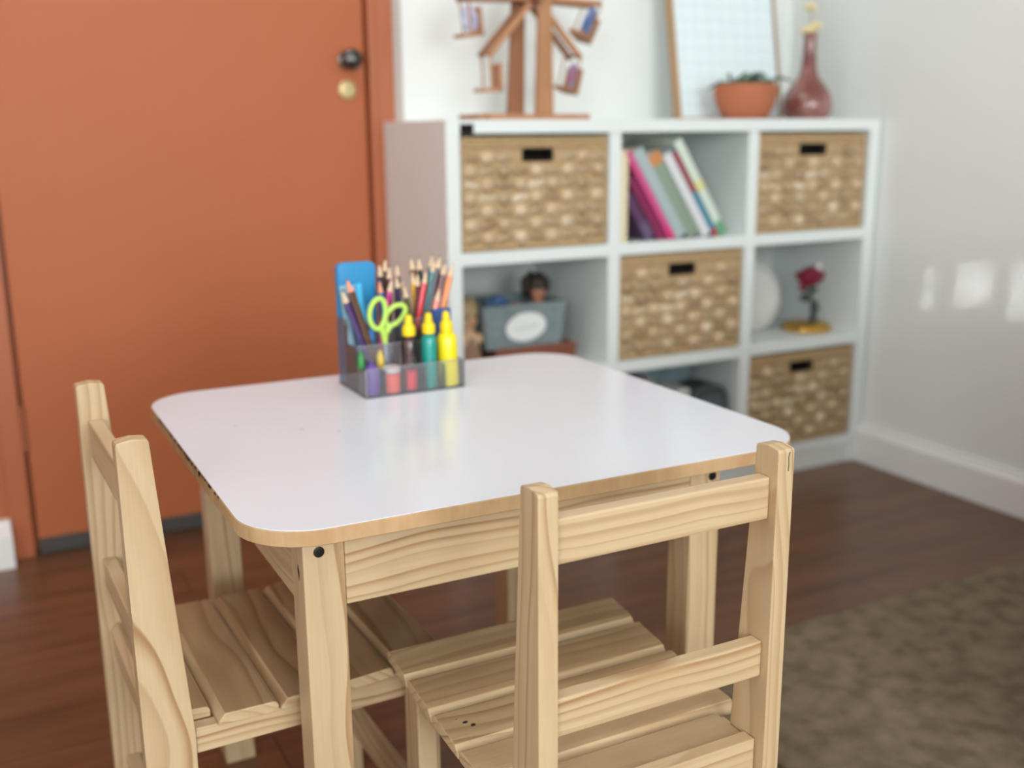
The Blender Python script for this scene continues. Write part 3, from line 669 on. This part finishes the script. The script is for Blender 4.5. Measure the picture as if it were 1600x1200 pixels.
# ---------------------------------------------------------------- chairs
def chair(origin, rz, label, W, zt, rails, zs, ap0, pt, dtop, slope, e, slats, xo, shaded_top, yfront, tilt=0.0):
    """built at the origin as seen from behind: x across, y from the back to the front, z up"""
    t = thing('childrens_chair', (0, 0, 0), label, 'chair', None)
    def zprof(y): # scooped seat: high at the front, dipping towards the back
        u = min(max(y/yfront, 0), 1); return zs+.004*(u**2)-.005*math.sin(PI*u)-tilt*(1-u)
    dseat = dtop+slope*(zt-zs)
    for k in (0, 1):
        xa = 0 if k == 0 else W-pt
        b = B(); zl = zs-.02
        prism(b, [(.001, zt-.001), (dtop*.5, zt+.0012), (dtop-.002, zt-.0005), (dtop, zt-.0025), (dseat, zl), (dseat-.004, .0), (-.0, .0), (0, zt-.004)], 'x', xa, xa+pt, .0012)
        obj('back_post', b, PZ, t)
    for (za, zb) in rails:
        b = B(); box(b, pt+.0002, W-pt-.0002, e, e+.0155, zb, za, .0022); obj('back_rail', b, PX, t)
    lw = .034; lx = .022; yl = yfront-.012
    for k in (0, 1):
        xa = .0015 if k == 0 else W-lx-.0015
        b = B(); box(b, xa, xa+lx, yl-lw, yl, 0, zs-.0135, .002); obj('leg', b, PZ, t)
    # side rails of the seat follow the scoop
    for k in (0, 1):
        xa = .004 if k == 0 else W-.020
        n = 16; y0_, y1_ = dseat+.0005, yl-lw-.0005
        top = [(lerp(y0_, y1_, i/n), zprof(lerp(y0_, y1_, i/n))-.0125) for i in range(n+1)]
        b = B(); prism(b, top+[(y1_, ap0), (y0_, ap0)], 'x', xa, xa+.016, .0012); obj('side_rail', b, PY, t)
    b = B(); box(b, lx+.002, W-lx-.002, yl-.018, yl-.002, ap0+.004, zs-.014, .0015); obj('front_rail', b, PX, t)
    b = B(); box(b, pt+.001, W-pt-.001, .012, .028, ap0, zs-.016, .0015); obj('rear_rail', b, PX, t)
    # low stretchers
    b = B(); box(b, lx+.002, W-lx-.002, yl-.024, yl-.006, .100, .132, .0015); obj('stretcher', b, PX, t)
    b = B(); box(b, pt+.001, W-pt-.001, .014, .030, .108, .140, .0015); obj('stretcher', b, PX, t)
    # slats with rounded edges; the rearmost one fits between the posts
    for i, (ya, yb) in enumerate(slats):
        last = ya < dseat
        xa, xb = (pt+.0012, W-pt-.0012) if last else xo
        n = 8; g = .0006; r_ = .0045; th = .0125
        ys = [lerp(ya+g, yb-g, j/n) for j in range(n+1)]
        top = []
        for j, y in enumerate(ys):
            z = zprof(y)
            if j == 0: top += [(y, z-.0092), (y+.0078, z-.0004)]
            elif j == n: top += [(y-r_*1.2, z-.0002), (y-r_*.3, z-r_*.45), (y, z-r_*1.2)]
            elif j not in (1, n-1): top.append((y, z))
        pts = top+[(ys[-1], zprof(ys[-1])-th), (ys[n//2], zprof(ys[n//2])-th), (ys[0], zprof(ys[0])-th)]
        b = B(); prism(b, pts, 'x', xa, xb, .0014, seg=2); so = obj('seat_slat', b, [shaded_top, PX], t)
        for p_ in so.data.polygons: p_.material_index = 0 if (p_.normal.z > 0.9 or p_.normal.z < -0.5) else 1  # upward faces get the darker pine as shade, edges the plain pine as lit
    t.location = origin; t.rotation_euler = (0, 0, rz)
    return t
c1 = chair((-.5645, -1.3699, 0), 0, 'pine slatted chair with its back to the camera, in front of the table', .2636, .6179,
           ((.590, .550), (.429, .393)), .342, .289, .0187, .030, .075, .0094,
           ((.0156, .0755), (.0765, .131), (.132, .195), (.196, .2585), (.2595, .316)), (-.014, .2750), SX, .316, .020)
def on_chair(name, b, m, lab=None):
    b.transform(Matrix.Translation((-.5645, -1.3699, 0))); o = obj(name, b, m, c1)
    if lab: o['label'] = lab
for (dx_, dy_, dz_, r_) in ((.0099, .1667, .3290, .0021), (.0150, .1592, .3290, .0018), (.0040, .1750, .3290, .0008)):
    b = B(); lathe(b, [(0, -.001), (r_, -.001), (r_*.8, .0005), (0, .0006)], (dx_, dy_, dz_), 9, sx=1.5, sy=.8); on_chair('speck', b, CHIP, 'small dark stain')
b = B(); tube(b, [(.2576, -.0002, .6142), (.2566, -.0002, .609), (.2571, -.0002, .6035), (.2568, -.0002, .5965)], .0005, 5); on_chair('pencil_mark', b, mat('green_pencil', (70, 92, 70), .7), 'thin dark green pencil mark')
DR = math.radians(1.2)
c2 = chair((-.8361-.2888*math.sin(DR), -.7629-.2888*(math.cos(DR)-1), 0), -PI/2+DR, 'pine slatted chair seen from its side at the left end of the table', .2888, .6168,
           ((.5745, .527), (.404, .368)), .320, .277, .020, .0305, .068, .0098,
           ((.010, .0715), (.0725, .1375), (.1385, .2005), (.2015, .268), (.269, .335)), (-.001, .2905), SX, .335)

# ---------------------------------------------------------------- desk organiser and what stands in it
def K(p): return CAM+.8655*(Vector(p)-CAM)       # the caddy stands on the table top
KS = .8655
FL, FRr, BL = Vector((-.396, -.509, .485)), Vector((-.222, -.512, .485)), Vector((-.393, -.378, .485))
O0 = K(FL); OW, OD = .150, .113; OZ = TH+.0002
cad = thing('clear_desk_caddy', (O0.x+OW/2, O0.y+OD/2, OZ), 'clear stepped acrylic caddy on the far part of the white table', 'organizer')
g = .0016
def pane(x0, x1, y0, y1, z0, z1): 
    b = B(); box(b, O0.x+x0, O0.x+x1, O0.y+y0, O0.y+y1, OZ+z0, OZ+z1, .0003); return b
obj('base_plate', pane(0, OW, 0, OD, 0, g), ACRYL, cad)
tiers = ((0, .040), (.036, .066), (.070, .092), (OD-g, .100))
for y_, h_ in tiers: 
    p = obj('cross_wall', pane(g, OW-g, y_, y_+g, g, h_), ACRYL, cad)
    b = B(); box(b, O0.x+g, O0.x+OW-g, O0.y+y_, O0.y+y_+g, OZ+h_, OZ+h_+.0009); obj('polished_rim', b, ACRYLE, p)
for k in (0, 1):
    xx = O0.x if k == 0 else O0.x+OW-g; b = B()
    prism(b, [(O0.y, OZ+g), (O0.y+OD, OZ+g), (O0.y+OD, OZ+.1), (O0.y+.070, OZ+.1), (O0.y+.070, OZ+.066), (O0.y+.036, OZ+.066), (O0.y+.034, OZ+.040), (O0.y, OZ+.040)], 'x', xx, xx+g)
    p = obj('side_wall', b, ACRYL, cad)
    b = B(); box(b, xx, xx+g, O0.y, O0.y+OD, OZ-.0001, OZ+.0012); box(b, xx, xx+g, O0.y-.0003, O0.y+.0010, OZ, OZ+.040); obj('polished_rim', b, ACRYLE, p)
for f_ in (.2, .4, .6, .8): obj('front_divider', pane(OW*f_-.0006, OW*f_+.0006, g, .036, g, .036), ACRYL, cad)
obj('rear_divider', pane(OW*.48, OW*.48+.0012, .071, OD-g, g, .085), ACRYL, cad)
ZC = OZ+g+.0004
# paint bottles
YCAP = mat('yellow_cap', (250, 216, 10), .4)
def bottle(cx, r_, hb, label, body_m, fill=None, tilt=0):
    t = thing('paint_bottle', (cx, O0.y+.019, ZC), label, 'bottle', 'little paint bottles in the front of the caddy'); c = (cx, O0.y+.019, ZC)
    b = B(); lathe(b, [(0, 0), (r_*.93, 0), (r_, .002), (r_, hb-.006), (r_*.86, hb-.001), (r_*.55, hb+.002), (r_*.55, hb+.006), (0, hb+.006)], c, 28); obj('bottle_body', b, body_m, t, True)
    if fill: b = B(); lathe(b, [(0, .0012), (r_*.88, .0012), (r_*.9, fill[0]), (0, fill[0]+.001)], c, 24); obj('paint', b, fill[1], t, True)
    b = B(); h = hb+.003; rc = .0092; lathe(b, [(rc*.98, h), (rc, h+.002), (rc*.98, h+.010), (rc*.86, h+.014), (rc*.62, h+.015), (rc*.58, h+.020), (rc*.48, h+.027), (rc*.36, h+.0285), (0, h+.029)], c, 28)
    obj('cap', b, YCAP, t, True)
    if tilt: t.rotation_euler = (0, tilt, 0)
RP = clear('rosy_clear_plastic', (0.93, 0.76, 0.76)); 
bottle(O0.x+.0735, .0112, .074, 'nearly empty clear paint bottle with coral paint left at its foot', RP, (.026, mat('coral_paint', (255, 84, 112), .4)))
bottle(O0.x+.1035, .0106, .0745, 'teal paint bottle with a yellow nozzle cap', mat('teal_paint', (8, 150, 138), .3, coat=.4))
bottle(O0.x+.1335, .0140, .0745, 'wider bright yellow paint bottle at the right end of the caddy', mat('yellow_paint', (246, 224, 6), .3, coat=.4), tilt=-.03)
# little pots
t = thing('paint_pot', (O0.x+.0455, O0.y+.019, ZC), 'small coral paint pot with a clear lid', 'pot'); c = (O0.x+.0455, O0.y+.019, ZC)
b = B(); lathe(b, [(0, 0), (.0112, 0), (.012, .002), (.0122, .026), (0, .027)], c, 26); obj('pot_body', b, mat('coral', (250, 108, 92), .4), t, True)
b = B(); lathe(b, [(.0126, .0275), (.0128, .034), (.0115, .036), (0, .036)], c, 26); obj('lid', b, mat('pale_lid', (206, 190, 190), .3), t, True)
t = thing('glue_bottle', (O0.x+.0165, O0.y+.019, ZC), 'squat purple glue bottle at the left of the front row', 'bottle'); c = (O0.x+.0165, O0.y+.019, ZC)
b = B(); lathe(b, [(0, 0), (.0098, 0), (.0106, .004), (.0112, .022), (.0100, .034), (.006, .040), (0, .041)], c, 26); obj('bottle_body', b, mat('purple', (112, 76, 160), .4), t, True)
b = B(); lathe(b, [(.0035, .0405), (.003, .046), (0, .047)], c, 12); obj('nozzle', b, mat('purple_dark', (96, 64, 140), .4), t, True)
# scissors
SG = mat('lime_plastic', (190, 226, 100), .4)
t = thing('scissors', tuple(K((-.342, -.462, .49))), 'scissors with lime green handles standing point down', 'scissors')
def loop(cx, cz, rx, rz, rot, y):
    pts = []
    for k in range(28):
        a = 2*PI*k/28; x, z = rx*math.cos(a), rz*math.sin(a)*(1+.12*math.cos(a)); pts.append(K((cx+x*math.cos(rot)-z*math.sin(rot), y, cz+x*math.sin(rot)+z*math.cos(rot))))
    return pts
for nm, cx, cz, rx, rz, rot, y in (('left', -.3545, .612, .0135, .0245, -.12, -.463), ('right', -.3235, .607, .0125, .0205, -.85, -.460)):
    b = B(); tube(b, loop(cx, cz, rx, rz, rot, y), .0041*KS*1.05, 12, closed=True)
    x0_ = cx+(.004 if nm == 'left' else -.008); tube(b, [K((x0_, y, .592)), K((-.3435+(.002 if nm == 'right' else -.001), y, .578)), K((-.343, y, .562))], [.0048, .0052, .0038], 10)
    h_ = obj('handle', b, SG, t, True)
    b = B(); sgn = 1 if nm == 'left' else -1
    prism(b, [(x, z) for x, z in ((K((-.347, y, .566)).x, K((0, y, .566)).z), (K((-.338, y, .566)).x, K((0, y, .566)).z), (K((-.342+sgn*.001, y, .50)).x, TH+.006))], 'y', K((0, y, 0)).y, K((0, y, 0)).y+.0012)
    obj('blade', b, mat('blade_steel', (170, 172, 176), .25, metal=1), t)
# blue card case at the back left
t = thing('blue_case', tuple(K((-.362, -.392, .49))), 'bright blue rounded plastic case at the back left of the caddy', 'case')
b = B(); a0 = K((-.3955, -.394, .49)); a1 = K((-.3285, -.394, .688)); r_ = .010
pts = []
for cx, cz, s0 in ((a1.x-r_, a1.z-r_, 0), (a0.x+r_, a1.z-r_, PI/2)):
    for k in range(7): a = s0+PI/2*k/6; pts.append((cx+r_*math.cos(a), cz+r_*math.sin(a)))
pts += [(a0.x, ZC), (a1.x, ZC)]
b = B(); prism(b, pts, 'y', a0.y, a0.y+.014, .003, seg=3); obj('case_body', b, mat('bright_blue', (38, 142, 196), .35), t, True)
for k, (u0, u1, v1, col, lb) in enumerate(((-.384, -.372, .655, (150, 196, 214), 'pale blue grey'), (-.367, -.3575, .655, (132, 178, 216), 'soft blue'), (-.3565, -.347, .657, (76, 196, 244), 'light sky blue'))):
    t = thing('plastic_stick', tuple(K((u0, -.418, .49))), 'slim '+lb+' stick standing before the blue case', 'stick')
    p0 = K((u0, -.418, .49)); p1 = K((u1, -.418, v1)); M = around(((p0.x+p1.x)/2, p0.y, ZC), 0, -.10)
    b = B(); box(b, p0.x, p1.x, p0.y, p0.y+.006, ZC, p1.z, .001, M); obj('stick_body', b, mat('stick_%d' % k, col, .5), t)
    if k < 2:
        b = B()
        for j in range(7): zz = p1.z-.008-j*.0052; box(b, p0.x+.002, p1.x-.002, p0.y-.0004, p0.y-.00005, zz, zz+.0024, 0, M)
        obj('print', b, mat('grey_print', (90, 130, 160), .6), t)

# pencils: (colour, tip, foot) on the caddy's own scale
PCOL = {'black': (40, 36, 38), 'brown': (92, 60, 40), 'maroon': (98, 34, 44), 'navy': (38, 38, 78), 'blue': (38, 98, 168), 'magenta': (200, 40, 128), 'darkgreen': (40, 62, 50), 'olive': (104, 96, 50),
        'yellow': (232, 178, 44), 'red': (218, 50, 62), 'teal': (24, 116, 124), 'orange': (240, 134, 50), 'pink': (244, 142, 128), 'purple': (82, 60, 116), 'green': (40, 120, 72)}
PLAB = {}
WOODT = mat('pencil_wood', (228, 200, 166), .7)
PEN = [
 ('black', (-.3252, -.40, .6863), (-.3073, -.392, .492), 'black pencil right behind the blue case corner'),
 ('brown', (-.3106, -.392, .6934), (-.3227, -.392, .492), 'brown pencil, tallest of the ones next to the blue case'),
 ('maroon', (-.3078, -.402, .6819), (-.3148, -.402, .492), 'maroon pencil between the brown and the navy ones'),
 ('navy', (-.2912, -.396, .6841), (-.298, -.396, .492), 'navy pencil with a pale tip, the farther of two'),
 ('navy', (-.3001, -.412, .6671), (-.2885, -.412, .492), 'navy pencil with a pale tip, the nearer and lower one'),
 ('blue', (-.3334, -.420, .6620), (-.3198, -.420, .492), 'blue pencil with a pinkish tip behind the scissors'),
 ('magenta', (-.3130, -.426, .6633), (-.352, -.426, .492), 'magenta pencil leaning right above the scissors'),
 ('darkgreen', (-.2884, -.402, .6566), (-.245, -.402, .492), 'dark green pencil leaning left in the middle of the caddy'),
 ('olive', (-.2902, -.416, .6499), (-.2541, -.416, .492), 'olive pencil leaning left in front of the dark green one'),
 ('maroon', (-.2637, -.388, .6922), (-.240, -.388, .492), 'maroon pencil at the left of the right hand bunch'),
 ('darkgreen', (-.2506, -.392, .6919), (-.2406, -.392, .492), 'dark green pencil second in the right hand bunch'),
 ('yellow', (-.2672, -.402, .6702), (-.2525, -.402, .492), 'golden yellow pencil left of the red one'),
 ('maroon', (-.2601, -.408, .6670), (-.2655, -.408, .492), 'short maroon pencil between the yellow and the red one'),
 ('red', (-.2458, -.414, .6709), (-.285, -.414, .492), 'bright red pencil leaning right'),
 ('teal', (-.2225, -.388, .6941), (-.262, -.388, .492), 'teal pencil with a white tip, the tallest one'),
 ('teal', (-.2223, -.398, .6863), (-.270, -.398, .492), 'teal pencil just in front of the tallest one'),
 ('black', (-.2149, -.402, .6928), (-.263, -.402, .492), 'black pencil beside the teal ones'),
 ('maroon', (-.2079, -.409, .6820), (-.262, -.409, .492), 'maroon pencil behind the orange one'),
 ('orange', (-.1971, -.415, .6797), (-.250, -.415, .492), 'orange pencil at the right end of the caddy'),
 ('pink', (-.2285, -.428, .6423), (-.270, -.428, .492), 'short coral pink pencil before the orange one'),
 ('brown', (-.4016, -.455, .6723), (-.345, -.455, .492), 'thick dark brown pencil leaning at the left of the caddy'),
 ('purple', (-.4081, -.447, .6539), (-.3485, -.447, .492), 'purple pencil leaning beside the thick brown one'),
 ('green', (-.3950, -.402, .6614), (-.3714, -.402, .492), 'green pencil end at the far left corner'),
]
pm = {k: mat('pencil_'+k, v, .4, coat=.3) for k, v in PCOL.items()}
PT = mat('pink_tip_wood', (238, 160, 132), .6); 
for i, (cn, tip, foot, lab) in enumerate(PEN):
    a = K(foot); e_ = K(tip); a.z = ZC+.001; d = (e_-a); Ln = d.length; d.normalize()
    r_ = .0052 if i in (20, 21) else .0044
    t = thing('colour_pencil', tuple(a), lab, 'pencil', 'colour pencils in the clear caddy')
    q = d.to_track_quat('Z', 'Y').to_matrix().to_4x4(); M = Matrix.Translation(a) @ q
    lb = Ln-.020
    b = B(); lathe(b, [(0, 0), (r_, 0), (r_, lb), (0, lb)], (0, 0, 0), 6, mtx=M); body = obj('pencil_barrel', b, pm[cn], t)
    if cn == 'green' : continue
    b = B(); lathe(b, [(r_*.98, lb), (r_*.30, lb+.0155), (0, lb+.0155)], (0, 0, 0), 12, mtx=M); obj('sharpened_wood', b, PT if i in (20, 5) else WOODT, t, True)
    b = B(); lathe(b, [(r_*.29, lb+.0156), (0, lb+.020)], (0, 0, 0), 8, mtx=M); obj('lead', b, pm[cn], t, True)
# crayons and round ended markers in the second row
def marker(x, y, ztop, r_, col, lab, body, tiltx=0):
    p = K((x, y, .49)); zt_ = K((x, y, ztop)).z
    t = thing('round_ended_marker', (p.x, p.y, ZC), lab, 'marker'); M = around((p.x, p.y, ZC), 0, tiltx)
    b = B(); lathe(b, [(0, 0), (r_*.8, 0), (r_*.85, zt_-ZC-.030), (0, zt_-ZC-.030)], (p.x, p.y, ZC), 16, mtx=M); obj('marker_body', b, body, t, True)
    b = B(); h0 = zt_-ZC-.0298; lathe(b, [(r_*.85, h0), (r_*1.05, h0+.008), (r_, h0+.018), (r_*.6, h0+.027), (0, h0+.030)], (p.x, p.y, ZC), 18, mtx=M); obj('marker_cap', b, col, t, True)
GB = mat('grey_barrel', (140, 142, 146), .4)
marker(-.391, -.478, .556, .0050, mat('mid_green', (60, 142, 70), .4), 'marker with a green rounded cap at the left', GB)
marker(-.366, -.440, .585, .0056, mat('sky_cap', (50, 130, 206), .4), 'marker with a blue rounded cap beside the scissors', mat('dull_blue_barrel', (70, 78, 120), .4), .08)
marker(-.380, -.437, .583, .0056, mat('violet_cap', (110, 80, 160), .4), 'marker with a violet cap left of the blue capped one', mat('dull_violet_barrel', (74, 66, 110), .4), .22)
marker(-.352, -.461, .553, .0052, mat('sun_cap', (244, 210, 40), .4), 'marker with a yellow rounded cap below the scissors', mat('dull_yellow_barrel', (150, 140, 120), .4))
marker(-.336, -.440, .570, .0046, mat('orange_cap', (250, 110, 70), .4), 'marker with an orange tip right below the scissors', mat('dark_barrel', (60, 60, 66), .4))
marker(-.286, -.446, .588, .0068, mat('forest_cap', (32, 58, 48), .4), 'dark green marker standing behind the clear bottle', mat('forest_barrel', (34, 60, 52), .4))
marker(-.302, -.444, .572, .0060, mat('forest_cap2', (40, 66, 56), .4), 'dark green marker between the scissors and the bottles', mat('forest_barrel2', (40, 66, 58), .4))
marker(-.262, -.446, .580, .0060, mat('slate_cap', (60, 60, 70), .4), 'slate grey marker behind the gap of the bottles', mat('slate_barrel', (64, 60, 66), .4))
p0 = K((-.246, -.436, .49)); p1 = K((-.212, -.436, .606))
b = B(); box(b, p0.x, p1.x, p0.y, p0.y+.010, ZC, p1.z, .002); tag(obj('blue_block', b, mat('deep_blue', (44, 84, 142), .5), None), 'small deep blue block standing behind the yellow bottle', 'block')
